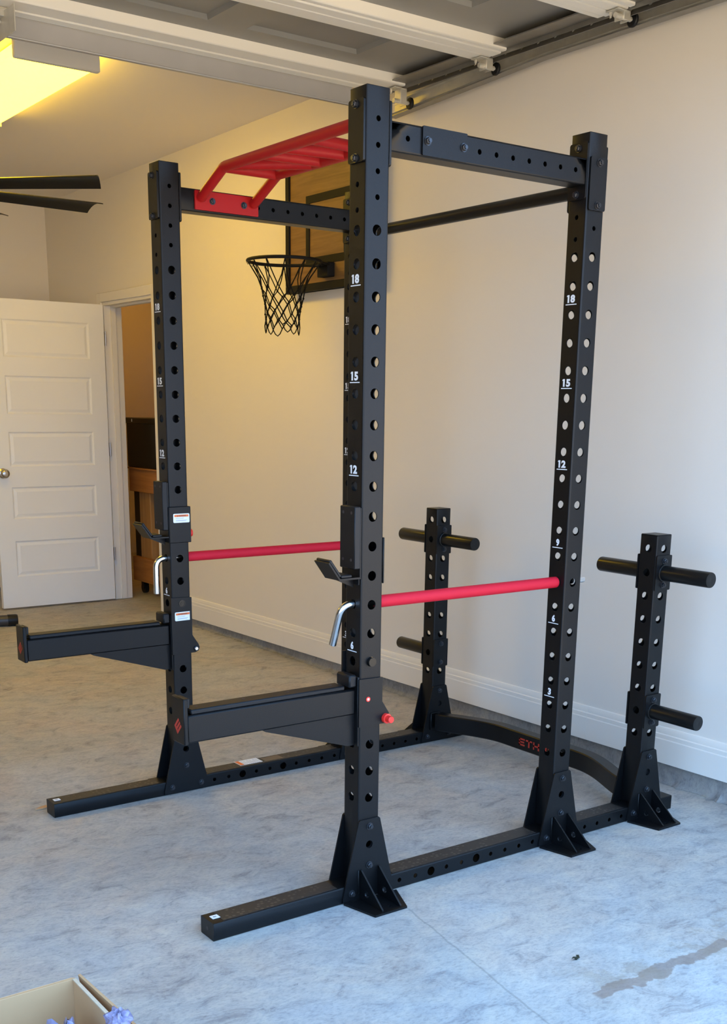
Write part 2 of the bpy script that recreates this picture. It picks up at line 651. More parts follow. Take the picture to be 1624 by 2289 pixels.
DY0, DY1, DZ = 4.29, 5.05, 1.985    # doorway in the right wall
mb = MB()
mb.box(XW, XW + .12, YT, DY0, .09, 2.9)
mb.box(XW + .019, XW + .12, YT, DY0, 0, .09)
mb.box(XW, XW + .12, DY0, DY1, DZ, 2.9)
mb.box(XW, XW + .12, DY1, 7.5, 0, 2.9)
struct(part('wall_right', mb, M_WALL), 'long beige wall with baseboard behind the rack')
mb = MB().box(XL - .1, XW, YF, YF + .1, 0, 2.9)
struct(part('wall_back', mb, M_WALL), 'beige end wall above the open door')
mb = MB().box(XL - .1, XL, YT, YF, 0, 2.9)
struct(part('wall_left', mb, mat('left_wall_board', (0.20, 0.18, 0.155), 0.8, spec=0.2, vary=0.2, vscale=3)))
mb = MB()
GX0, GX1, GZ = -3.51, 1.37, 2.40    # garage opening
mb.box(XL - .1, GX0, YT - .16, YT, -.01, 3.2)
mb.box(GX1, XW + .12, YT - .16, YT, -.01, 3.2)
mb.box(GX0, GX1, YT - .16, YT, GZ, 3.2)
struct(part('wall_front', mb, M_WALL))
mb = MB()
y0, y1 = YT, YF
mb.add([(XL, y0, CEIL + zt(y0)), (XW, y0, CEIL + zt(y0)), (XW, y1, CEIL + zt(y1)), (XL, y1, CEIL + zt(y1)),
        (XL, y0, 2.95), (XW, y0, 2.95), (XW, y1, 2.95), (XL, y1, 2.95)],
       [(0, 3, 2, 1), (4, 5, 6, 7), (0, 1, 5, 4), (1, 2, 6, 5), (2, 3, 7, 6), (3, 0, 4, 7)])
struct(part('ceiling', mb, M_CEIL), 'beige garage ceiling')
# store room beyond the doorway
mb = MB()
mb.box(3.0, 3.1, 3.4, 8.0, 0, 2.8)
mb.box(XW + .12, 3.0, 7.4, 7.5, 0, 2.8)
mb.box(XW + .12, 3.0, 3.4, 3.5, 0, 2.8)
mb.box(XW + .12, 3.1, 3.4, 7.5, 2.6, 2.7)
struct(part('wall_back', mb, M_WALL), 'beige walls of the room seen through the doorway')


# baseboard with a stepped moulding, following the slab's slight fall
def run_profile(prof, ya, yb):
    """prof: (distance from wall, z) list; swept along y on the right wall"""
    k = len(prof)
    vs = [(XW - d, ya, z + zt(ya)) for d, z in prof] + [(XW - d, yb, z + zt(yb)) for d, z in prof]
    fs = [(i, (i + 1) % k, k + (i + 1) % k, k + i) for i in range(k)] + [tuple(range(k - 1, -1, -1)), tuple(range(k, 2 * k))]
    return vs, fs


prof = [(0.0, 0.062), (0.016, 0.062), (0.016, 0.150), (0.014, 0.154), (0.014, 0.168), (0.010, 0.1715), (0.010, 0.184), (0.006, 0.1935), (0.0, 0.196)]
base = None
cuts = [YT + .002, 0.55, 2.78, DY0 - .062]
root_bb = struct(link('baseboard_right', None), 'beige painted baseboard along the right wall')
root_bb.location = (XW, 0, 0.06)
for i in range(len(cuts) - 1):
    mb = MB().add(*run_profile(prof, cuts[i] + (.0004 if i else 0), cuts[i + 1] - .0004))
    part('baseboard_length', mb, M_TRIM, root_bb, smooth_angle=25)
mb = MB().box(XL, .69, YF - .014, YF, .02, .17, b=.003)
struct(part('baseboard_back', mb, M_TRIM))

# rough concrete curb under the baseboard
mb = MB()
N = 260
rows = []
for i in range(N + 1):
    y = YT + .002 + (DY0 - .07 - YT) * i / N
    w = 0.003 + 0.006 * abs(math.sin(y * 3.1 + math.sin(y * 9))) + 0.016 * random.random() * (random.random() > .72)
    h = 0.004 + 0.006 * abs(math.sin(y * 5.3 + 1.0)) + 0.020 * random.random() * (random.random() > .75)
    top = 0.064 + zt(y)
    fx = XW + .006
    rows.append([(XW + .02, y, top), (fx, y, top), (fx - .0015 * random.random(), y, min(h + .006, top - .005)), (fx - .002 - w * .6, y, h * .6), (fx - .004 - w * 1.6, y, 0.0008), (XW + .02, y, 0.0008)])
vs = [p for r in rows for p in r]
fs = []
for i in range(N):
    for j in range(5):
        a = i * 6 + j
        fs.append((a, a + 1, a + 7, a + 6))
mb.add(vs, fs)
struct(part('trim_2', mb, M_CURB, smooth_angle=50), 'rough grey concrete curb below the baseboard')

# doorway casing and jamb
casing = struct(link('trim_1', None), 'beige door casing around the doorway')
casing.location = (XW, (DY0 + DY1) / 2, 0)
part('casing_leg', MB().box(XW - .016, XW, DY0 - .06, DY0, .002, DZ + .058, b=.003), M_TRIM, casing)
part('casing_leg', MB().box(XW - .016, XW, DY1, DY1 + .06, .002, DZ + .058, b=.003), M_TRIM, casing)
part('casing_head', MB().box(XW - .0165, XW, DY0 - .001, DY1 + .001, DZ, DZ + .058, b=.003), M_TRIM, casing)
mb = MB().box(XW - .002, XW + .125, DY1 - .02, DY1, 0.002, DZ, b=.001)
part('jamb_side', mb, M_TRIM, casing)
mb = MB().box(XW - .002, XW + .125, DY0, DY0 + .018, 0.002, DZ, b=.001)
part('jamb_side', mb, M_TRIM, casing)
mb = MB().box(XW - .002, XW + .125, DY0 + .018, DY1 - .02, DZ - .02, DZ, b=.001)
part('jamb_head', mb, M_TRIM, casing)
mb = MB().box(XW + .045, XW + .08, DY1 - .032, DY1 - .0201, .004, DZ - .021, b=.001)
part('door_stop', mb, M_TRIM, casing)
mb = MB().box(XW + .045, XW + .08, DY0 + .02, DY1 - .034, DZ - .032, DZ - .0201, b=.001)
part('door_stop', mb, M_TRIM, casing)

# five-panel door leaf standing open, its face square to the right wall
door = struct(link('door_1', None), 'white five-panel door standing open into the garage')
door.location = (1.49, 5.0, 0)
DX0, DX1, DFY, DT = 0.694, 1.485, 5.0, 0.036
panels = [(1.847, 1.617), (1.503, 1.265), (1.153, 0.934), (0.802, 0.596), (0.452, 0.217)]
PX0, PX1 = 0.800, 1.380
mb = MB()
zb, ztop = 0.012, 1.968
zc = [zb] + [z for pr in reversed(panels) for z in (pr[1], pr[0])] + [ztop]
for i in range(len(zc) - 1):
    a, b = zc[i], zc[i + 1]
    if i % 2 == 0:
        mb.add([(DX0, DFY, a), (DX1, DFY, a), (DX1, DFY, b), (DX0, DFY, b)], [(0, 1, 2, 3)])
    else:
        mb.add([(DX0, DFY, a), (PX0, DFY, a), (PX0, DFY, b), (DX0, DFY, b)], [(0, 1, 2, 3)])
        mb.add([(PX1, DFY, a), (DX1, DFY, a), (DX1, DFY, b), (PX1, DFY, b)], [(0, 1, 2, 3)])
mb.add([(DX0, DFY, zb), (DX1, DFY, zb), (DX1, DFY, ztop), (DX0, DFY, ztop), (DX0, DFY + DT, zb), (DX1, DFY + DT, zb), (DX1, DFY + DT, ztop), (DX0, DFY + DT, ztop)],
       [(4, 5, 6, 7), (0, 1, 5, 4), (1, 2, 6, 5), (2, 3, 7, 6), (3, 0, 4, 7)])
leaf = link('door_leaf', mb.mesh('door_leaf', M_DOOR, 0, recalc=False), door)
for z1_, z0_ in panels:
    mb = MB()
    lv = [(0.0, 0.0), (0.008, 0.007), (0.014, 0.008), (0.032, 0.0025), (0.036, 0.003)]
    rects = [[(PX0 + i, DFY + d, z0_ + i), (PX1 - i, DFY + d, z0_ + i), (PX1 - i, DFY + d, z1_ - i), (PX0 + i, DFY + d, z1_ - i)] for i, d in lv]
    vs = [p for r_ in rects for p in r_]
    fs = []
    for k in range(len(rects) - 1):
        for j in range(4):
            fs.append((k * 4 + j, k * 4 + (j + 1) % 4, k * 4 + 4 + (j + 1) % 4, k * 4 + 4 + j))
    k = (len(rects) - 1) * 4
    fs.append((k, k + 1, k + 2, k + 3))
    mb.add(vs, fs)
    link('door_panel', mb.mesh('door_panel', M_DOOR, 12, recalc=False), door)
mb = MB()
mb.lathe([(0, .030), (.006, .032), (.010, .026), (.014, .012), (.030, .012), (.036, .022), (.046, .028), (.056, .029), (.064, .024), (.068, .014)], (0.745, DFY, .893), (0, -1, 0))
part('door_knob', mb, M_NICKEL, door)
for z in (1.755, 1.036, 0.327):
    mb = MB()
    mb.box(1.4895, 1.4925, 5.0, 5.028, z - .044, z + .044, b=.0008)
    mb.cyl((1.494, 4.998, z - .045), (1.494, 4.998, z + .045), .0055, n=12)
    h = part('hinge', mb, M_NICKEL, door)
    for dz in (-.03, 0, .03):
        part('hinge_screw', MB().cyl((1.4893, 5.014 + .004 * (dz == 0), z + dz), (1.4880, 5.014 + .004 * (dz == 0), z + dz), .0036, n=10), M_HOLE, h)

# ---------------------------------------------------------------- overhead garage door
gd = struct(link('door_2', None), 'sectional garage door pulled up under the ceiling')
gd.location = (-1.07, .5, 2.59)
ZD, GXa, GXb = 2.59, -3.50, 1.365
edges = [1.765, 1.104, 0.500, -0.105, -0.70]
for i in range(4):
    yb, ya = edges[i], edges[i + 1]      # ya < yb
    sec = None
    # thin pan with pressed panels (recesses seen from below)
    x = GXb - .03 - .30
    rects = []
    while x - .484 > GXa + .1:
        rects.append((x - .484, x))
        x -= .638
    rects = rects[::-1]
    mb = MB()
    zpan = ZD + .040
    py0, py1 = ya + .165, yb - .255
    xs = [GXa + .02] + [(rects[k][1] + rects[k + 1][0]) / 2 for k in range(len(rects) - 1)] + [GXb - .02]
    for k, (a, b) in enumerate(rects):
        c0, c1 = xs[k], xs[k + 1]
        lv = [(c0, c1, ya + .01, yb - .01, zpan), (a, b, py0, py1, zpan), (a + .010, b - .010, py0 + .012, py1 - .012, zpan + .014)]
        R = [[(q[0], q[2], q[4]), (q[1], q[2], q[4]), (q[1], q[3], q[4]), (q[0], q[3], q[4])] for q in lv]
        vs = [p for r_ in R for p in r_]
        fs = []
        for kk in range(2):
            for j in range(4):
                fs.append((kk * 4 + j, kk * 4 + (j + 1) % 4, kk * 4 + 4 + (j + 1) % 4, kk * 4 + 4 + j))
        fs.append((8, 9, 10, 11))
        mb.add(vs, fs)
    mb.box(GXa + .02, GXb - .02, ya + .01, yb - .01, zpan + .018, zpan + .022)
    sec = part('section_pan', mb, M_PAN, gd, smooth_angle=20)
    # formed rails along both long edges of the section
    for (e0, e1, step) in ((yb - .0535, yb - .001, 0.0), (yb - .145 if i == 0 else yb - .082, yb - .0565, .003)):
        mb = MB().box(GXa, GXb - .005, e0, e1, ZD + step, zpan + .02, b=.004)
        part('section_rail', mb, M_CREAM, sec)
    for (e0, e1, step) in ((ya + .001, ya + .048, 0.0), (ya + .051, ya + .084, .004)):
        mb = MB().box(GXa, GXb - .005, e0, e1, ZD + step, zpan + .02, b=.004)
        part('section_rail', mb, M_CREAM, sec)
    # end stile of zinc
    mb = MB().box(GXb - .075, GXb, ya + .086, yb - .084, ZD + .012, ZD + .016)
    mb.box(GXb - .003, GXb, ya + .0, yb - .0, ZD - .003, zpan + .02)
    part('end_stile', mb, M_ZINCD, sec)
# strut along the leading edge
mb = MB().box(GXa, GXb - .17, 1.766, 1.772, 2.527, 2.592)
mb.box(GXa, GXb - .17, 1.772, 1.79, 2.527, 2.531)
mb.cyl((GXa, 1.767, 2.5275), (GXb - .17, 1.767, 2.5275), .0035, n=8)
part('strut', mb, M_STRUT, gd)
# hinge brackets with rollers
track_y = lambda y: 2.5405 if y > .9 else 2.5595


def zroll(y):
    return 2.562 if y < .9 else 2.562 - .036 * (y - .9) / .87


rollers = [(1.655, 0), (1.137, 1), (0.475, 2), (-0.105, 3)]
for y, k in rollers:
    zr = zroll(y) + .010
    mb = MB()
    mb.box(GXb - .055, GXb + .002, y - .028, y + .028, ZD - .006, ZD - .003, b=.001)
    mb.box(GXb - .020, GXb - .017, y - .020, y + .020, zr - .012, ZD - .003, b=.001)
    mb.box(GXb + .008, GXb + .011, y - .020, y + .020, zr - .012, ZD + .004, b=.001)
    mb.box(GXb - .020, GXb + .011, y - .022, y - .019, zr - .012, ZD - .003, b=.001)
    mb.cyl((GXb - .045, y - .006, zr), (GXb + .028, y - .006, zr), .0085, n=14)
    hb = part('hinge_bracket', mb, M_ZINC, gd)
    for dx in (-.042, .0):
        part('bracket_bolt', MB().cyl((GXb + dx, y + .016, ZD - .006), (GXb + dx, y + .016, ZD - .016), .0055, n=6).cyl((GXb + dx, y + .016, ZD - .004), (GXb + dx, y + .016, ZD - .022), .003, n=8), M_ZINC, hb)
    mb = MB().lathe([(0, .010), (0, .019), (.003, .0225), (.009, .0225), (.012, .019), (.012, .008)], (GXb + .034, y - .006, zr), (1, 0, 0), n=20)
    part('roller', mb, M_RUBBER, hb)
    part('roller_stem', MB().cyl((GXb + .0, y - .006, zr), (GXb + .05, y - .006, zr), .005, n=10), M_ZINC, hb)
# opener arm bracket at the middle of the leading edge
mb = MB()
mb.box(-.275, -.235, 1.69, 1.76, ZD - .028, ZD - .004, b=.002)
mb.box(-.262, -.258, 1.60, 1.80, ZD - .09, ZD - .01, b=.001)
mb.cyl((-.285, 1.73, ZD - .035), (-.225, 1.73, ZD - .035), .006, n=10)
part('opener_bracket', mb, M_ZINC, gd)

# the roller track on the right side
trk = thing('garage_door_track', 'galvanized garage door track with roller channel along the right wall', 'track', (1.44, .6, 2.55))
ys = [YT + .3, .2, .9, 1.3, 1.80]


def strip(sec, ys, xo):
    """closed cross-section (x,z offsets) swept along y following the track's fall"""
    k = len(sec)
    vs, fs = [], []
    for y in ys:
        zb_ = zroll(y)
        vs += [(xo + a, y, zb_ + b) for a, b in sec]
    for i in range(len(ys) - 1):
        for j in range(k):
            fs.append((i * k + j, i * k + (j + 1) % k, (i + 1) * k + (j + 1) % k, (i + 1) * k + j))
    fs += [tuple(range(k - 1, -1, -1)), tuple(range((len(ys) - 1) * k, len(ys) * k))]
    return MB().add(vs, fs)


t_ = .0025
sec = [(0.028, -.004), (0.028, .050), (-.004, .050), (-.004, .044), (-.004 + t_, .044), (-.004 + t_, .050 - t_), (.028 - t_, .050 - t_), (.028 - t_, -.004 + t_), (.006, -.004 + t_), (-.002, .004), (-.004, .002), (.004, -.004)]
part('channel', strip(sec, ys, 1.416), M_ZINC, trk, smooth_angle=30)
sec = [(-.004, -.009), (.034, -.009), (.034, -.0045), (-.004, -.0045)]
part('lower_lip', strip(sec, ys, 1.414), M_ZINCD, trk, smooth_angle=30)
mb = MB()
holes = []
outer = [(-.45, .0), (1.66, .0), (1.66, .036), (-.45, .036)]
for k in range(24):
    u = -.38 + k * .085
    if u < 1.6:
        holes.append((u, .020, .0075))
mb.plate(outer, holes, .003, frame((1.385, 0, 2.580), (0, 1, 0), (0.35, 0, 1)))
part('perforated_angle', mb, M_ZINCD, trk)
for y in (-.25, .95):
    part('hanger', MB().box(1.420, 1.444, y - .016, y + .016, zroll(y) + .049, CEIL + zt(y), b=.001), M_ZINC, trk)

# ================================================================== LIGHT, FAN, HOOP
def ceiling_light(x0, x1, ya, yb, label):
    """wrap-around strip light: two end caps, housing, glowing diffuser"""
    lt = thing('ceiling_light', label, 'light', ((x0 + x1) / 2, (ya + yb) / 2, 2.735), 'strip lights on the garage ceiling')
    part('end_cap', MB().box(x0 - .004, x1 + .004, ya - .03, ya, 2.662, CEIL + zt(ya), b=.004), M_LIGHTBODY, lt)
    part('end_cap', MB().box(x0 - .004, x1 + .004, yb, yb + .03, 2.662, CEIL + zt(yb), b=.004), M_LIGHTBODY, lt)
    part('housing', MB().box(x0 + .02, x1 - .02, ya, yb, 2.700, CEIL + zt(yb), b=.002), M_LIGHTBODY, lt)
    prof = [(x0, 2.715), (x0 + .006, 2.682), (x0 + .028, 2.664), (x1 - .028, 2.664), (x1 - .006, 2.682), (x1, 2.715), (x1 - .012, 2.715), (x0 + .012, 2.715)]
    k = len(prof)
    mb = MB().add([(x, ya, z) for x, z in prof] + [(x, yb, z) for x, z in prof],
                  [(i, (i + 1) % k, k + (i + 1) % k, k + i) for i in range(k)] + [tuple(range(k)), tuple(range(2 * k - 1, k - 1, -1))])
    part('diffuser', mb, M_LED, lt)


ceiling_light(.058, .412, 2.50, 3.68, 'long shallow ceiling light with glowing yellow diffuser above the fan')
ceiling_light(-2.70, -2.346, 2.50, 3.68, 'unseen matching ceiling light added over the other half of the garage')  # added fixture out of view, spreads more warm light through the garage

FX, FY, FZ, FR = -0.17, 3.38, 2.29, 0.95
fan = thing('ceiling_fan', 'black windmill ceiling fan with long curved blades at left', 'fan', (FX, FY, FZ))
part('motor', MB().lathe([(-.10, .05), (-.09, .10), (-.02, .125), (.05, .125), (.085, .09), (.10, .04)], (FX, FY, FZ), (0, 0, 1), n=28), M_FAN, fan)
part('down_rod', MB().cyl((FX, FY, FZ + .09), (FX, FY, CEIL + zt(FY) - .03), .013), M_FAN, fan)
part('canopy', MB().lathe([(-.07, .03), (-.05, .06), (-.001, .075)], (FX, FY, CEIL + zt(FY)), (0, 0, 1)), M_FAN, fan)
blade = MB()
NR, NW = 10, 8
vs, fs = [], []
for side in (0, 1):
    for i in range(NR + 1):
        rr_ = .11 + (FR - .11) * i / NR
        w = .085 + .045 * i / NR
        for j in range(NW + 1):
            s = j / NW - .5
            arch = .020 * (1 - (2 * s) ** 2)
            ang = math.radians(-13)
            u, z = s * w, arch
            skew = .03 * (s + .5) * (i / NR) ** 6
            yy = u * math.cos(ang) - z * math.sin(ang)
            zz = u * math.sin(ang) + z * math.cos(ang)
            vs.append((rr_ - skew, yy, zz - side * .004))
K = (NR + 1) * (NW + 1)
for i in range(NR):
    for j in range(NW):
        a = i * (NW + 1) + j
        fs.append((a, a + 1, a + NW + 2, a + NW + 1))
        fs.append((K + a + NW + 1, K + a + NW + 2, K + a + 1, K + a))
for i in range(NR):
    for j in (0, NW):
        a = i * (NW + 1) + j
        fs.append((a, a + NW + 1, K + a + NW + 1, K + a))
for j in range(NW):
    for i in (0, NR):
        a = i * (NW + 1) + j
        fs.append((a, a + 1, K + a + 1, K + a))
blade_me = MB().add(vs, fs).mesh('fan_blade', M_FAN, 50)
FPH = -0.773
for kk in range(8):
    link('blade', blade_me, fan, M=Matrix.Translation((FX, FY, FZ)) @ Matrix.Rotation(FPH + kk * PI / 4, 4, 'Z'))

hoop = thing('basketball_hoop', 'black basketball hoop with net on wooden backboard by the wall', 'hoop', (XW, 2.30, 1.9))
BY0, BY1, BZ0, BZ1, BX0, BX1 = 1.925, 2.678, 1.872, 2.45, 1.452, 1.478
part('backboard', MB().box(BX0 + .004, BX1, BY0, BY1, BZ0, BZ1), M_WOODB, hoop)
fr_w = .036
for nm, a in (('frame_strip', (BY0, BY1, BZ0, BZ0 + fr_w)), ('frame_strip', (BY0, BY1, BZ1 - fr_w, BZ1)),
              ('frame_strip', (BY1 - .032, BY1, BZ0 + fr_w, BZ1 - fr_w)), ('frame_strip', (BY0, BY0 + .032, BZ0 + fr_w, BZ1 - fr_w))):
    part(nm, MB().box(BX0 - .006, BX1 + .002, a[0], a[1], a[2], a[3], b=.002), M_FRAME, hoop)
for a in ((2.10, 2.50, 1.990, 2.024), (2.10, 2.50, 2.268, 2.302), (2.472, 2.5, 2.024, 2.268), (2.10, 2.128, 2.024, 2.268)):
    part('target_strip', MB().box(BX0 - .0015, BX0 + .005, *a), M_FRAME, hoop)
for y in (2.05, 2.55):
    part('wall_bracket', MB().box(BX1, XW + .001, y - .03, y + .03, 2.0, 2.3, b=.002), M_FRAME, hoop)
HX, HY, HZ, HR = 1.205, 2.305, 1.976, 0.168
part('rim', MB().sweep([(HX + HR * math.cos(t), HY + HR * math.sin(t), HZ) for t in [2 * PI * i / 48 for i in range(48)]], .0075, n=10, closed=True), M_FRAME, hoop)
mb = MB()
mb.box(1.415, BX0 + .004, HY - .045, HY + .045, HZ - .052, HZ + .012, b=.003)
for s in (-1, 1):
    mb.sweep([(1.425, HY + s * .04, HZ), (HX + HR * math.cos(s * .55), HY + HR * math.sin(s * .55), HZ)], .006, n=8)
mb.box(1.37, 1.42, HY - .035, HY + .035, HZ - .004, HZ + .008, b=.002)
part('rim_bracket', mb, M_FRAME, hoop)
mb = MB()
NS = 12
zr_ = [0.0, -.112, -.150, -.186, -.222, -.255, -.285]
rr_ = [HR - .002, .104, .093, .086, .081, .079, .081]


def netp(row, idx, jit=0.0):
    a = 2 * PI * (idx + (.5 if row % 2 else 0)) / NS + .03 * math.sin(idx * 2.3 + row)
    swing = -.012 * (-zr_[row] / .285)
    return Vector((HX + swing + rr_[row] * math.cos(a), HY + rr_[row] * math.sin(a), HZ + zr_[row] - .004 + .008 * math.sin(idx * 1.7 + row * 2.1) * (row > 0)))


for row in range(6):
    for i in range(NS):
        for d in (0, -1) if row % 2 == 0 else (0, 1):
            a, b = netp(row, i), netp(row + 1, (i + d) % NS if row % 2 == 0 else (i + d) % NS)
            if (a - b).length > .25:
                continue
            md = (a + b) / 2
            md += (Vector((HX, HY, md.z)) - md) * (.10 if row == 0 else .0) + Vector((0, 0, -.012 if row == 0 else 0))
            mb.sweep([a, (a * 3 + md) / 4 * .5 + (a + md) / 4, md, b] if row == 0 else [a, b], .0026, n=6)
for i in range(NS):
    p0 = netp(0, i)
    ang = 2 * PI * i / NS
    mb.sweep([p0 + Vector((0, 0, -.012)), p0 + Vector((.010 * math.cos(ang), .010 * math.sin(ang), .0)), p0 + Vector((0, 0, .012)), p0 + Vector((-.010 * math.cos(ang), -.010 * math.sin(ang), 0))], .0022, n=5, closed=True)
    for row in range(1, 6):
        q = netp(row, i)
        mb.lathe([(-.005, .002), (-.002, .0048), (.002, .0048), (.005, .002)], q, (0, 0, 1), n=6)
    if i % 2 == 0:
        a, b = netp(6, i), netp(6, (i + 1) % NS)
        md = (a + b) / 2 + Vector((0, 0, -.030))
        mb.sweep([a, a * .5 + md * .5 + Vector((0, 0, -.006)), md, b * .5 + md * .5 + Vector((0, 0, -.006)), b], .0026, n=6)
part('net', mb, M_NET, hoop)

# ================================================================== POWER RACK
S_ = 0.0696
HH = S_ / 2
RW, RD, RE = 1.0899, 0.7484, 0.4065
XS = RD + RE
PITCH_ = 0.0762
Z0 = 1.7443
HTOP, HST = 2.0582, 0.9482
RAILH = 0.050
rack = thing('power_rack', 'tall black steel power rack with numbered holes and red pull-up bar', 'power rack', (.4, .545, 0))

big = [(Z0 - k * PITCH_, .0130) for k in range(20)]
hy = big + [(.161, .0105)] + [(1.9903 - j * .0574, .0066) for j in range(4)]
hx = big + [(1.847, .0066), (1.790, .0066)]
mb = MB().tube(S_, S_, RAILH + .0005, HTOP, hx, hy)
mb.box(-HH + .001, HH - .001, -HH + .001, HH - .001, HTOP - .0005, HTOP + .002, b=.0015)
upright_me = mb.mesh('upright', M_BLACK, 15)
sb = [(0.9058 - k * PITCH_, .0130) for k in range(9)]
mb = MB().tube(S_, S_, RAILH + .0005, HST, sb, sb)
mb.box(-HH + .001, HH - .001, -HH + .001, HH - .001, HST - .0005, HST + .0025, b=.0015)
storage_me = mb.mesh('storage_upright', M_BLACK, 15)

# shared bolt: washer, hex head, short thread; axis +z
mb = MB().cyl((0, 0, 0), (0, 0, .0018), .0105, n=18)
mb.lathe([(.0018, .0082), (.0075, .0082), (.0085, .0070)], (0, 0, 0), (0, 0, 1), n=6)
mb.cyl((0, 0, .008), (0, 0, .0115), .0046, n=10)
bolt_me = mb.mesh('bolt', M_HOLE, 30)


def bolt(parent, loc, d):
    d = Vector(d)
    q = Vector((0, 0, 1)).rotation_difference(d)
    return link('bolt', bolt_me, parent, M=Matrix.Translation(loc) @ q.to_matrix().to_4x4())


number_cache = {}


def number_mesh(n):
    if n not in number_cache:
        mb = MB()
        w = .030 if n >= 10 else .0125
        if n < 10:
            v, f = text_mesh(str(n), .0130, .0215, .052)
        else:
            v, f = text_mesh(str(n), .0285, .0215, .052)
        mb.add(v, f)
        if n >= 10:
            mb.add([(-.0142, .01075, 0), (-.0172, .0080, 0), (-.0172, .0050, 0), (-.0142, .0068, 0)], [(0, 1, 2, 3)])
        mb.add([(-.021, -.0165, 0), (.021, -.0165, 0), (.021, -.0140, 0), (-.021, -.0140, 0)], [(0, 1, 2, 3)])
        number_cache[n] = mb.mesh('number', M_WHITE, 0, recalc=False)
    return number_cache[n]


uprights = {}
for nm, x, y in (('B', 0, 0), ('A', 0, RW), ('C', RD, 0), ('D', RD, RW)):
    u = link('upright', upright_me, rack, loc=(x, y, 0))
    uprights[nm] = u
    for i, n in enumerate((18, 15, 12, 9, 6, 3)):
        z = Z0 - (1.5 + 3 * i) * PITCH_ + .004
        link('hole_number', number_mesh(n), u, M=frame((x - HH - .0006, y + .002, z), (0, -1, 0), (0, 0, 1)))
for x, y in ((XS, 0), (XS, RW)):
    link('storage_upright', storage_me, rack, loc=(x, y, 0))

# base rails
rx = [(.113 + .0583 * i, .0068 if i not in (2, 5) else .0135) for i in range(10)] + [(.113 + .0583 * i, .0068) for i in (13, 14, 15, 16)]
Mx = frame((0, 0, RAILH / 2), (0, 1, 0), (0, 0, 1))   # local z -> world +X
for y in (0, RW):
    mb = MB().tube(S_, RAILH - .001, -.486, 1.299, rx, [], M=Matrix.Translation((0, y, 0)) @ Mx, rc=.004)
    mb.cyl((-.4862, y, .0255), (-.4875, y, .0255), .0001, n=6)
    rail = part('base_rail', mb, M_BLACK, rack, smooth_angle=15)
    part('end_hole', MB().cyl((-.4866, y, .0255), (-.4862, y, .0255), .0052, n=16), M_DARKPRINT, rail)
    for a, b in ((-.455, -.10), (.092, .655), (.838, 1.06)):
        part('tread_print', MB().box(a, b, y - .029, y + .029, RAILH - .0004, RAILH + .0004), M_TREAD, rail)
    st = part('small_sticker', MB().box(-.474, -.452, y - .012 + .004, y + .008 + .004, RAILH, RAILH + .0008), M_STICK, rail)
    part('sticker_print', MB().box(-.468, -.459, y - .001, y + .005, RAILH + .0008, RAILH + .0011), M_GREYPRINT, rail)
    if y > .5:
        st = part('warning_label', MB().box(.232, .327, y - .016, y + .036, RAILH, RAILH + .0009), M_STICK, rail)
        part('label_band', MB().box(.234, .250, y - .014, y + .034, RAILH + .0009, RAILH + .0012), M_ORANGE, rail)
        mb = MB()
        for k in range(8):
            mb.box(.256 + k * .0085, .2575 + k * .0085, y - .012, y + .030 - .008 * (k % 3), RAILH + .0009, RAILH + .0011)
        part('label_text', mb, M_GREYPRINT, rail)
        part('emblem_sticker', MB().box(.337, .415, y - .020, y + .022, RAILH, RAILH + .0007), M_BRONZE, rail)

# gusset plates at every foot, both faces of each upright
GT = .005
gus = [(-.036, .232), (-.031, .236), (.031, .236), (.036, .232), (.087, .018), (.087, .006), (-.087, .006), (-.087, .018)]
gholes = [(0, .161, .0115)]
for x, y, st in ((0, 0, 0), (0, RW, 0), (RD, 0, 0), (RD, RW, 0), (XS, 0, 1), (XS, RW, 1)):
    for s in (-1, 1):
        o = (x, y + s * (HH + .0003), 0)
        M = frame(o, (1, 0, 0), (0, 0, 1)) if s < 0 else frame(o, (-1, 0, 0), (0, 0, 1))
        g = part('gusset_plate', MB().plate(gus, gholes, GT, M), M_BLACK, rack, smooth_angle=20)
        outside = (s < 0 and y < .5) or (s > 0 and y > .5)
        pts = [(0, .215), (-.058, .028), (.056, .028)]
        if outside or not st:
            pts.append((0, .101))
        for bx, bz in pts:
            bolt(g, (x + bx, o[1] + s * GT, bz), (0, s, 0))
        if outside:
            # floor anchor: base plate with two holed ribs
            yo = o[1] + s * GT
            poly = [(-.086, 0.0), (-.060, s * .112), (.048, s * .112), (.092, 0.006 * s)]
            Mf = frame((x, yo, .0006), (1, 0, 0), (0, 1, 0))
            mb = MB().plate([(a, b + s * .002) for a, b in poly], [(.005, s * .088, .006)], .006, Mf)
            fa = part('floor_anchor', mb, M_BLACK, rack, smooth_angle=20)
            for rx_ in (-.031, .030):
                tri = [(0, .006), (s * .104, .006), (s * .104, .010), (s * .004, .092), (0, .092)]
                Mr = frame((x + rx_, yo + s * .001, 0), (0, 1, 0), (0, 0, 1))
                part('anchor_rib', MB().plate([(a, b) for a, b in tri], [(s * .032, .030, .0095)], .005, Mr), M_BLACK, fa, smooth_angle=20)
            part('weld', MB().box(x - .039, x - .034, yo - .002, yo + .003 if s > 0 else yo + .0, .022, .092, b=.001) if s > 0 else MB().box(x - .0385, x - .0335, yo - .003, yo + .001, .022, .092, b=.001), M_BLACK2, fa)

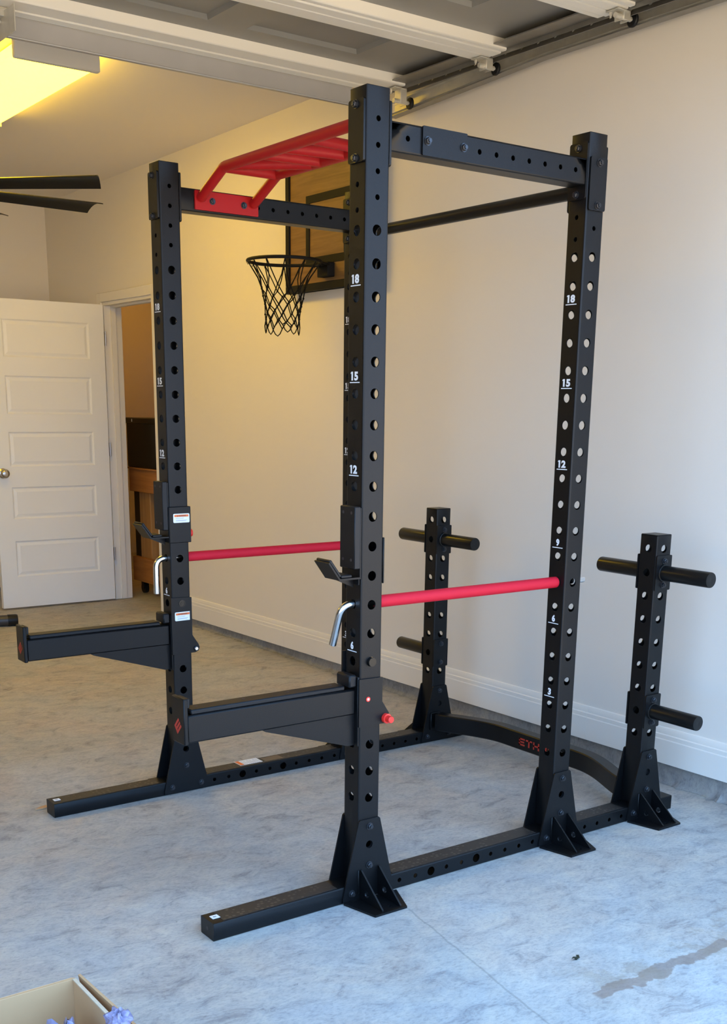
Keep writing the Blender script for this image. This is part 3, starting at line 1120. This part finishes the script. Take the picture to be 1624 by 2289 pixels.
# top side rails with end flanges
sh = [(.0925 + .0577 * i, .0066) for i in range(11)]
Mz = 1.9595
for y in (0, RW):
    mb = MB().tube(.060, .068, HH + .0065, RD - HH - .0065, sh, [], M=frame((0, y, Mz), (0, 1, 0), (0, 0, 1)))
    sr = part('side_rail', mb, M_BLACK, rack, smooth_angle=15)
    for xf, d in ((HH, 1), (RD - HH, -1)):
        Mf = frame((xf + d * .0003, y, 1.963), (0, 1, 0), (0, 0, 1)) if d > 0 else frame((xf + d * .0003, y, 1.963), (0, -1, 0), (0, 0, 1))
        fl = part('end_flange', MB().plate(rounded_rect(.066, .144, .006), [], .006, Mf), M_BLACK, sr, smooth_angle=20)
        for z in (2.021, 1.904):
            bolt(fl, (xf + d * .0063, y, z), (d, 0, 0))
    for xf, d in ((-HH, -1), (RD + HH, 1)):
        Mf = frame((xf + d * .0003, y, 1.963), (0, -1, 0), (0, 0, 1)) if d < 0 else frame((xf + d * .0003, y, 1.963), (0, 1, 0), (0, 0, 1))
        fl = part('backing_plate', MB().plate(rounded_rect(.062, .138, .006), [], .006, Mf), M_BLACK, sr, smooth_angle=20)
        for z in (2.021, 1.904):
            bolt(fl, (xf + d * .0063, y, z), (d, 0, 0))

# straight pull-up bar between the rear uprights
pb = part('pull_up_bar', MB().cyl((RD, HH + .006, 1.920), (RD, RW - HH - .006, 1.920), .0185, n=28), M_BLACK2, rack)
for y, d in ((HH, 1), (RW - HH, -1), (-HH, -1), (RW + HH, 1)):
    Mf = frame((RD, y + d * .0003, 1.931), (1, 0, 0), (0, 0, 1)) if d < 0 else frame((RD, y + d * .0003, 1.931), (-1, 0, 0), (0, 0, 1))
    fl = part('bar_flange', MB().plate(rounded_rect(.064, .136, .006), [], .006, Mf), M_BLACK, pb, smooth_angle=20)
    for z in (1.984, 1.876):
        bolt(fl, (RD, y + d * .0063, z), (0, d, 0))

# red multi-grip pull-up bar between the side rails
mg = link('multi_grip_bar', MB().sweep(fillet([(.108, RW - .042, 1.968), (.108, .900, 2.036), (.108, .190, 2.036), (.108, .042, 1.968)], .06), .0155, n=18).mesh('grip_tube', M_RED, 40), rack)
part('grip_tube', MB().sweep(fillet([(.300, RW - .042, 1.968), (.300, .900, 2.036), (.300, .190, 2.036), (.300, .042, 1.968)], .06), .0155, n=18), M_RED, mg)
for (xa, ya, xb, yb) in ((.108, .905, .300, .905), (.112, .862, .296, .700), (.108, .672, .300, .655), (.108, .560, .300, .530), (.108, .418, .300, .435), (.112, .228, .296, .390), (.108, .185, .300, .185)):
    part('cross_grip', MB().cyl((xa, ya, 2.036), (xb, yb, 2.036), .0155, n=16), M_RED, mg)
for y, d in ((RW - .0305, -1), (.0305, 1)):
    Mf = frame((.204, y, 1.9605), (1, 0, 0), (0, 0, 1)) if d < 0 else frame((.204, y, 1.9605), (-1, 0, 0), (0, 0, 1))
    pl = part('red_plate', MB().plate(rounded_rect(.232, .057, .003), [], .006, Mf), M_RED, mg, smooth_angle=20)
    for bx in (.150, .2655):
        bolt(pl, (bx, y + d * .006, 1.961), (0, d, 0))
for y, d in ((-.0302, -1), (RW + .0302, 1)):
    Mf = frame((.206, y, 1.961), (1, 0, 0), (0, 0, 1)) if d < 0 else frame((.206, y, 1.961), (-1, 0, 0), (0, 0, 1))
    pl = part('black_plate', MB().plate(rounded_rect(.142, .066, .003), [], .005, Mf), M_BLACK, mg, smooth_angle=20)
    for bx in (.150, .2655):
        bolt(pl, (bx, y + d * .005, 1.961), (0, d, 0))

# weight storage pegs with mounting sleeves
for y in (0, RW):
    for z, both in ((.8296, True), (.3724, False)):
        for s in (-1, 1):
            yo = y + s * (HH + .0003)
            Mf = frame((XS, yo, z), (1, 0, 0), (0, 0, 1)) if s < 0 else frame((XS, yo, z), (-1, 0, 0), (0, 0, 1))
            sl = part('peg_plate', MB().plate(rounded_rect(.072, .112, .004), [], .005, Mf), M_BLACK, rack, smooth_angle=20)
            for dz in (-.0381, .0381):
                bolt(sl, (XS, yo + s * .005, z + dz), (0, s, 0))
            outward = (s < 0) == (y < .5)
            if both or outward:
                mb = MB().lathe([(.005, .0285), (.010, .0275), (.011, .0245), (.186, .0245), (.189, .0235), (.190, .0030), (.1895, .0)], (XS, yo, z), (0, s, 0), n=32)
                peg = part('weight_peg', mb, M_BLACK2, sl)

# bowed rear crossmember with the maker's lettering
path = []
for k in range(41):
    y = .052 + (RW - .104) * k / 40
    d = abs(y - RW / 2)
    q = min(1, max(0, (d - .20) / .31))
    path.append((1.245 - .110 * q * q * (3 - 2 * q) ** .6, y, .090))
sec = [(-.035, -.021), (-.031, -.025), (.031, -.025), (.035, -.021), (.035, .021), (.031, .025), (-.031, .025), (-.035, .021)]
cr = part('rear_crossmember', MB().sweep(path, 0, sec=sec), M_BLACK, rack)
L = {'E': [(0, 0, .22, 1), (0, 0, 1, .22), (0, .39, .9, .61), (0, .78, 1, 1)], 'T': [(0, .78, 1, 1), (.38, 0, .62, 1)],
     'H': [(0, 0, .22, 1), (.78, 0, 1, 1), (0, .39, 1, .61)], 'O': [(0, 0, .22, 1), (.78, 0, 1, 1), (0, 0, 1, .22), (0, .78, 1, 1)],
     'S': [(0, 0, 1, .22), (0, .39, 1, .61), (0, .78, 1, 1), (0, .39, .22, 1), (.78, 0, 1, .61)]}
mb = MB()
u = .095
for ch in 'ETHOS':
    for a, b, c, d in L[ch]:
        x0_, x1_ = -u + a * .033, -u + c * .033
        mb.add([(x0_, -.0145 + b * .029, 0), (x1_, -.0145 + b * .029, 0), (x1_, -.0145 + d * .029, 0), (x0_, -.0145 + d * .029, 0)], [(0, 1, 2, 3)])
    u -= .039
link('brand_lettering', mb.mesh('brand_lettering', M_REDPRINT, 0, recalc=False), cr, M=frame((1.2192, RW / 2 + .003, .090), (0, -1, 0), (0, 0, 1)))
for y, s in ((.045, 1), (RW - .045, -1)):
    part('weld', MB().box(1.106, 1.110, y - .004, y + .004, .056, .124, b=.001).box(1.108, 1.162, y - .004, y + .004, .1235, .1275, b=.001), M_BLACK2, cr)


# ================================================================== RACK ATTACHMENTS
def warning_sticker(parent, origin, ux, uy):
    M = frame(origin, ux, uy)
    st = part('warning_sticker', MB().plate(rounded_rect(.060, .030, .004), [], .0006, M), M_STICK, parent, smooth_angle=20)
    M2 = M @ Matrix.Translation((0, 0, .0008))
    mb = MB().add([(-.026, .0045, 0), (.026, .0045, 0), (.026, .0115, 0), (-.026, .0115, 0)], [(0, 1, 2, 3)], M2)
    part('sticker_band', mb, M_ORANGE, parent)
    M3 = M @ Matrix.Translation((0, 0, .0010))
    v, f = text_mesh('WARNING', .028, .0045, .02)
    mb = MB().add([(a + .003, b + .008, c) for a, b, c in v], f, M3)
    mb.add([(-.017, .006, 0), (-.0125, .006, 0), (-.01475, .0102, 0)], [(0, 1, 2)], M3)
    part('sticker_heading', mb, M_DARKPRINT, parent)
    v, f = text_mesh('PINCH POINT', .030, .0034, .01)
    mb = MB().add([(a - .006, b - .0005, c) for a, b, c in v], f, M2)
    for k in range(2):
        mb.add([(-.021, -.0070 - k * .0028, 0), (.020 - k * .004, -.0070 - k * .0028, 0), (.020 - k * .004, -.0058 - k * .0028, 0), (-.021, -.0058 - k * .0028, 0)], [(0, 1, 2, 3)], M2)
    part('sticker_text', mb, M_GREYPRINT, parent)


def jcup(y, inn, label):
    """inn: +1 if the sleeve plate sits on the +y side of the upright, -1 on the -y side"""
    t = thing('j_cup', label, 'bar hook', (-.05, y, .88), 'J-cups on the front uprights')
    g = .0012
    f = -HH - g
    # channel around front, inner side and back
    mb = MB().box(f - .005, f, y - inn * (HH - .004), y + inn * (HH + g + .005), .884, 1.003, b=.0015)
    part('front_plate', mb, M_BLACK, t)
    ya, yb = sorted((y + inn * (HH + g), y + inn * (HH + g + .005)))
    part('side_plate', MB().box(f - .005, HH + g + .006, ya, yb, .8835, 1.0035, b=.002), M_BLACK, t)
    ya, yb = sorted((y + inn * (HH + g + .004), y - inn * (HH - .001)))
    part('back_plate', MB().box(HH + g, HH + g + .005, ya, yb, .8836, 1.0034, b=.0015), M_BLACK, t)
    part('pull_knob', MB().lathe([(0, .008), (.004, .008), (.005, .0115), (.007, .0135), (.013, .0135), (.016, .0125), (.018, .009), (.0185, .001)], (HH + g + .005, y + inn * .012, .912), (1, 0, 0), n=20), M_REDKNOB, t)
    yc = y - .006
    pad = part('upright_pad', MB().box(-.060, f - .005, yc - .033, yc + .033, .927, 1.086, b=.002), M_RUBBER, t)
    part('pad_backing', MB().box(f - .0055, f - .0005, yc - .031, yc + .031, .90, 1.083, b=.001), M_BLACK, t)
    for dy in (-.018, .018):
        for z in (1.070, .95):
            part('pad_screw', MB().cyl((-.0605, yc + dy, z), (-.0598, yc + dy, z), .004, n=12), M_DARKPRINT, pad)
    # hook: flat rest, then an up-turned lip
    sec_pts = [(f - .004, .906), (-.103, .906), (-.136, .950), (-.140, .948), (-.1055, .9015), (f - .004, .9015)]
    Mh = frame((0, yc + .033, 0), (1, 0, 0), (0, 0, 1))
    hk = part('hook', MB().plate(sec_pts, [], .066, Mh), M_BLACK, t, smooth_angle=20)
    part('rest_pad', MB().box(-.098, -.064, yc - .030, yc + .030, .9062, .914, b=.002), M_RUBBER, hk)
    lip = Matrix.Translation((-.120, yc, .9285)) @ Matrix.Rotation(math.atan2(.044, -.033) , 4, Vector((0, -1, 0)))
    part('lip_pad', MB().box(-.026, .029, -.031, .031, -.009, -.0012, M=lip, b=.002), M_RUBBER, hk)
    Mr = frame((0, yc + .004, 0), (1, 0, 0), (0, 0, 1))
    part('hook_rib', MB().plate([(f - .004, .9014), (-.100, .9014), (f - .004, .876)], [], .006, Mr), M_BLACK, hk, smooth_angle=20)
    if inn < 0:
        warning_sticker(t, (.006, y - HH - g - .0052, .9655), (1, 0, 0), (0, 0, 1))
    return t


jcup(0, 1, 'black J-cup bar hook on the near front upright, plain side facing out')
jcup(RW, -1, 'black J-cup bar hook with warning sticker and red knob on far front upright')


def spotter(y, inn, label):
    t = thing('spotter_arm', label, 'spotter arm', (-.29, y, .535), 'spotter arms on the front uprights')
    g = .0012
    # side plates of the bracket: tall one inside, short one outside
    for s, ztop in ((inn, .699), (-inn, .634)):
        yo = y + s * (HH + g)
        Mf = frame((0, yo, 0), (1, 0, 0), (0, 0, 1)) if s < 0 else frame((0, yo, 0), (-1, 0, 0), (0, 0, 1))
        k = 1 if s < 0 else -1
        poly = [(-.041, .503), (-.041, ztop), (.036, ztop - .002), (.036, .565), (.058, .532), (.0625, .520), (.058, .508), (.045, .503)]
        part('side_plate', MB().plate([(k * a, b) for a, b in poly], [], .005, Mf), M_BLACK, t, smooth_angle=20)
    part('front_plate', MB().box(-HH - g - .006, -HH - g, y - HH - g, y + HH + g, .448, .640, b=.0015), M_BLACK, t)
    # locking pin through hole 14 and the red-capped pin behind the upright
    zp = Z0 - 14 * PITCH_
    yin = y + inn * (HH + g + .005)
    pin = part('locking_pin', MB().cyl((0, yin - inn * .002, zp), (0, y - inn * (HH + .009), zp), .0118, n=20), M_BLACK2, t)
    part('pin_ring', MB().lathe([(0, .0125), (.0012, .0125), (.0013, .009), (.0004, .0088), (.0004, .006), (.0012, .0058), (.0012, .0001)], (0, yin, zp), (0, inn, 0), n=20), M_BLACK2, pin)
    xr, zr2 = .0475, .517
    part('rear_pin', MB().cyl((xr, y + inn * (HH + .014), zr2), (xr, y - inn * (HH + .010), zr2), .0055, n=14), M_CHROME, t)
    yo = y - inn * (HH + g + .005)
    part('red_knob', MB().lathe([(0, .0135), (.010, .0135), (.0105, .0095), (.026, .0095), (.0275, .008)], (xr, yo, zr2), (0, -inn, 0), n=20), M_REDKNOB, t)
    part('lock_nut', MB().lathe([(0, .0085), (.006, .0085), (.007, .007)], (xr, y + inn * (HH + g + .005), zr2), (0, inn, 0), n=6), M_HOLE, t)
    # the arm
    arm = part('arm_tube', MB().box(-.540, -HH - g - .006, y - .0255, y + .0255, .536, .606, b=.004), M_BLACK, t)
    part('end_plate', MB().box(-.552, -.540, y - .032, y + .032, .534, .650, b=.0025), M_BLACK, t)
    part('end_pad', MB().box(-.5402, -.531, y - .024, y + .024, .624, .648, b=.002), M_RUBBER, t)
    pad = part('arm_pad', MB().box(-.528, -.075, y - .0235, y + .0235, .6062, .6190, b=.003), M_RUBBER, t)
    for k in range(4):
        xx = -.500 + k * .132
        part('pad_screw', MB().cyl((xx, y + .004, .6188), (xx, y + .004, .6194), .0042, n=12), M_DARKPRINT, pad)
    part('stop_block', MB().box(-.066, -HH - g - .0062, y - .031, y + .031, .612, .646, b=.004), M_RUBBER, t)
    Mr = frame((0, y + .020, 0), (1, 0, 0), (0, 0, 1))
    part('gusset', MB().plate([(-HH - g - .006, .537), (-.330, .537), (-.318, .530), (-.062, .450), (-HH - g - .006, .450)], [], .040, Mr), M_BLACK, t, smooth_angle=20)
    # red diamond emblem on the end plate
    Me = frame((-.5524, y, .578), (0, -1, 0), (0, 0, 1))
    mb = MB()
    L_, T_, B_ = Vector((-.019, -.002, 0)), Vector((.003, .021, 0)), Vector((-.003, -.021, 0))
    for a0, a1, b0, b1 in ((0, .26, 0, 1), (.26, 1, 0, .27), (.26, 1, .365, .635), (.26, 1, .73, 1)):
        mb.add([L_ + u * (T_ - L_) + v * (B_ - L_) for u, v in ((a0, b0), (a1, b0), (a1, b1), (a0, b1))], [(0, 1, 2, 3)], Me)
    part('emblem', mb, M_REDPRINT, t, smooth_angle=0)
    if inn < 0:
        warning_sticker(t, (.001, y - HH - g - .0052, .634), (1, 0.03, 0), (0, 0, 1))
    else:
        yo = y - HH - g - .005
        d = part('red_disc', MB().cyl((-.012, yo, .5775), (-.012, yo - .0015, .5775), .0068, n=20), M_REDKNOB, t)
        part('white_square', MB().box(-.0150, -.0090, yo - .0019, yo - .0015, .5745, .5805), M_WHITE, d)


spotter(0, 1, 'black spotter arm reaching forward from near front upright, red knob and red dot')
spotter(RW, -1, 'black spotter arm with warning sticker reaching forward from far front upright')


def safety(y, tilt, label):
    z = Z0 - 12 * PITCH_
    t = thing('safety_bar', label, 'safety bar', (.37, y, z), 'red safety bars across the rack')
    part('red_sleeve', MB().cyl((HH + .002, y, z), (RD - HH - .003, y, z), .0165, n=24), M_REDPIPE, t)
    pts = [(RD + HH + .045, y, z), (-.072, y, z), (-.072, y + .118 * math.sin(tilt), z - .118 * math.cos(tilt))]
    path = fillet(pts, .032, 8)
    part('steel_rod', MB().sweep(path, .0100, n=18), M_CHROME, t)


safety(0, .34, 'red safety bar between the near uprights with bent chrome handle')
safety(RW, .02, 'red safety bar between the far uprights with bent chrome handle')

# ================================================================== BEYOND THE DOORWAY
wb = thing('workbench', 'pine workbench on casters seen through the doorway', 'workbench', (2.0, 5.1, 0))
XB = 1.75
part('top_beam', MB().box(XB, XB + .04, 4.50, 5.275, .735, .893, b=.003), M_PINE, wb)
part('bench_top', MB().box(XB - .02, XB + .60, 4.46, 5.30, .8935, .903, b=.002), M_PINE, wb)
part('leg', MB().box(XB + .041, XB + .13, 5.03, 5.205, .10, .8930, b=.003), M_PINEV, wb)
part('leg', MB().box(XB + .041, XB + .13, 4.50, 4.59, .10, .8930, b=.003), M_PINEV, wb)
part('leg', MB().box(XB + .48, XB + .57, 5.12, 5.205, .10, .8930, b=.003), M_PINEV, wb)
part('leg', MB().box(XB + .48, XB + .57, 4.50, 4.59, .10, .8930, b=.003), M_PINEV, wb)
part('lower_beam', MB().box(XB, XB + .04, 4.50, 5.262, .095, .268, b=.003), M_PINE, wb)
part('rear_beam', MB().box(XB + .575, XB + .61, 4.46, 5.60, .095, .30, b=.003), M_PINE, wb)
for y in (4.55, 5.20):
    for x in (XB + .06, XB + .52):
        mb = MB().cyl((x - .014, y, .038), (x + .014, y, .038), .0375, n=20)
        mb.box(x - .02, x - .016, y - .02, y + .02, .03, .094)
        mb.box(x + .016, x + .02, y - .02, y + .02, .03, .094)
        mb.box(x - .03, x + .03, y - .035, y + .035, .088, .0945)
        part('caster', mb, M_RUBBER, wb)
cab = thing('tool_cabinet', 'black box standing on the pine workbench beyond the doorway', 'cabinet', (1.95, 5.05, .905))
part('cabinet_body', MB().box(XB + .005, XB + .42, 4.52, 5.30, .9035, 1.243, b=.006), M_RUBBER, cab)
part('cabinet_lid', MB().box(XB - .002, XB + .43, 4.51, 5.31, 1.205, 1.246, b=.005), M_BLACK2, cab)
part('cabinet_label', MB().box(XB - .0035, XB - .002, 5.183, 5.195, 1.217, 1.236), M_STICK, cab)
bulb = thing('added_bulb', 'unseen bulb added for warm light in the room beyond the doorway', 'light bulb', (2.45, 6.3, 2.6))  # added lamp out of view, brightens the store room walls
part('glass_globe', MB().lathe([(-.15, .001), (-.145, .02), (-.12, .045), (-.09, .05), (-.06, .035), (-.045, .02)], (2.45, 6.3, 2.6), (0, 0, 1)), mat('bulb_glow', (.8, .6, .4), .4, emit=(1.0, 0.50, 0.09), estr=42.0), bulb)
part('lamp_holder', MB().lathe([(-.045, .025), (-.02, .03), (-.015, .05), (-.001, .055)], (2.45, 6.3, 2.6), (0, 0, 1)), M_LIGHTBODY, bulb)
tag(part('dark_panel', MB().box(XB + .05, XB + .075, 5.21, 5.31, .10, .892, b=.002), M_RUBBER), 'dark panel leaning beside the pine workbench leg', 'panel')

# ================================================================== FLOOR ODDS AND ENDS
ft = thing('equipment_foot', 'round dark steel foot tube with black end cap by open door', 'equipment foot', (.3, 4.5, 0))
part('tube', MB().cyl((-.25, 4.62, .036), (.535, 4.450, .036), .034, n=24), mat('gunmetal_paint', (0.05, 0.045, 0.045), .4), ft)
part('end_cap', MB().lathe([(0, .036), (.050, .036), (.060, .032), (.062, .001)], (.530, 4.451, .0365), (.977, -.212, 0), n=24), M_RUBBER, ft)

bx = thing('cardboard_box', 'open cardboard box with folded-out flaps in bottom left corner', 'box', (-1.25, -.64, 0))
BXc, BYc, BH = -1.018, -.462, .250
BL, BW = .46, .40
part('back_wall', MB().box(BXc - BL, BXc, BYc, BYc + .006, .004, BH, b=.001), M_CARD, bx)
part('side_wall', MB().box(BXc - .006, BXc, BYc - BW, BYc - .0003, .004, BH - .002, b=.001), M_CARD, bx)
part('side_wall', MB().box(BXc - BL, BXc - BL + .006, BYc - BW, BYc - .0003, .004, BH - .002, b=.001), M_CARD, bx)
part('front_wall', MB().box(BXc - BL, BXc, BYc - BW - .006, BYc - BW, .004, BH, b=.001), M_CARD, bx)
part('bottom', MB().box(BXc - BL + .0065, BXc - .0065, BYc - BW + .0005, BYc - .0005, .001, .006), M_CARD, bx)


def flap(p0, p1, out, length, drop, name='flap'):
    p0, p1 = Vector(p0), Vector(p1)
    d = (Vector(out) * math.cos(drop) + Vector((0, 0, -math.sin(drop)))) * length
    n = d.cross(p1 - p0).normalized() * .005
    vs = [p0, p1, p1 + d, p0 + d]
    mb = MB().add([tuple(v) for v in vs] + [tuple(v + n) for v in vs], [(0, 1, 2, 3), (4, 7, 6, 5), (0, 4, 5, 1), (1, 5, 6, 2), (2, 6, 7, 3), (3, 7, 4, 0)])
    return part(name, mb, M_CARD, bx, smooth_angle=20)


flap((BXc - BL, BYc + .008, BH), (BXc - .004, BYc + .008, BH), (0, 1, 0), .16, .95)
flap((BXc + .012, BYc + .006, BH + .004), (BXc + .030, BYc - BW, BH + .002), (1, 0, 0), .16, 1.40)
flap((BXc - BL, BYc - BW - .008, BH), (BXc, BYc - BW - .008, BH), (0, -1, 0), .16, 1.2)
part('cut_edge', MB().box(BXc - .0065, BXc + .0005, BYc - BW, BYc, BH - .002, BH + .0005), M_CARDL, bx)

bw = MB()


def wrap(cx, cy, cz, sx, sy, sz, seed):
    rnd = random.Random(seed)
    ph = [rnd.uniform(0, 6.28) for _ in range(8)]
    n1, n2 = 26, 18
    vs, fs = [], []
    for i in range(n2 + 1):
        th = PI * i / n2
        for j in range(n1):
            a = 2 * PI * j / n1
            k = 1 + .16 * math.sin(5 * a + ph[0] + 3 * th) + .13 * math.sin(9 * a - 4 * th + ph[1]) + .10 * math.sin(7 * th + 3 * a + ph[2]) + rnd.uniform(-.06, .06)
            vs.append((cx + sx * k * math.sin(th) * math.cos(a), cy + sy * k * math.sin(th) * math.sin(a), cz + sz * k * math.cos(th)))
    for i in range(n2):
        for j in range(n1):
            fs.append((i * n1 + j, i * n1 + (j + 1) % n1, (i + 1) * n1 + (j + 1) % n1, (i + 1) * n1 + j))
    return MB().add(vs, fs)


tag(part('bubble_wrap', wrap(-1.090, -.600, .172, .042, .066, .060, 3), M_BUBBLE, smooth_angle=70), 'crumpled lilac bubble wrap inside the cardboard box', 'bubble wrap')
tag(part('bubble_wrap', wrap(-1.034, -.700, .279, .020, .028, .018, 5), M_BUBBLE, smooth_angle=70), 'small lilac bubble wrap piece poking over the box edge', 'bubble wrap')

mb = MB().plate([(-.512, 1.166), (-.488, 1.160), (-.470, 1.166), (-.466, 1.186), (-.486, 1.182)], [], .004, Matrix.Translation((0, 0, .001)))
tag(part('cardboard_scrap', mb, M_CARD), 'small torn brown cardboard scrap behind the far rail end', 'scrap')
mb = MB()
for k, (dx, dy, a) in enumerate(((0, 0, .3), (.008, .003, 1.2), (-.007, -.002, -.5))):
    c, s = math.cos(a), math.sin(a)
    pts = [(-.010, 0), (-.004, .004), (.006, .003), (.011, 0), (.005, -.004), (-.005, -.003)]
    mb.add([(.214 + dx + c * u - s * v, -.629 + dy + s * u + c * v, .0035 + .003 * math.sin(u * 400 + k) + .002 * k) for u, v in pts], [tuple(range(6))])
tag(part('leaf_bit', mb, M_LEAF), 'tiny dark leaf fragment on the foreground concrete', 'leaf')
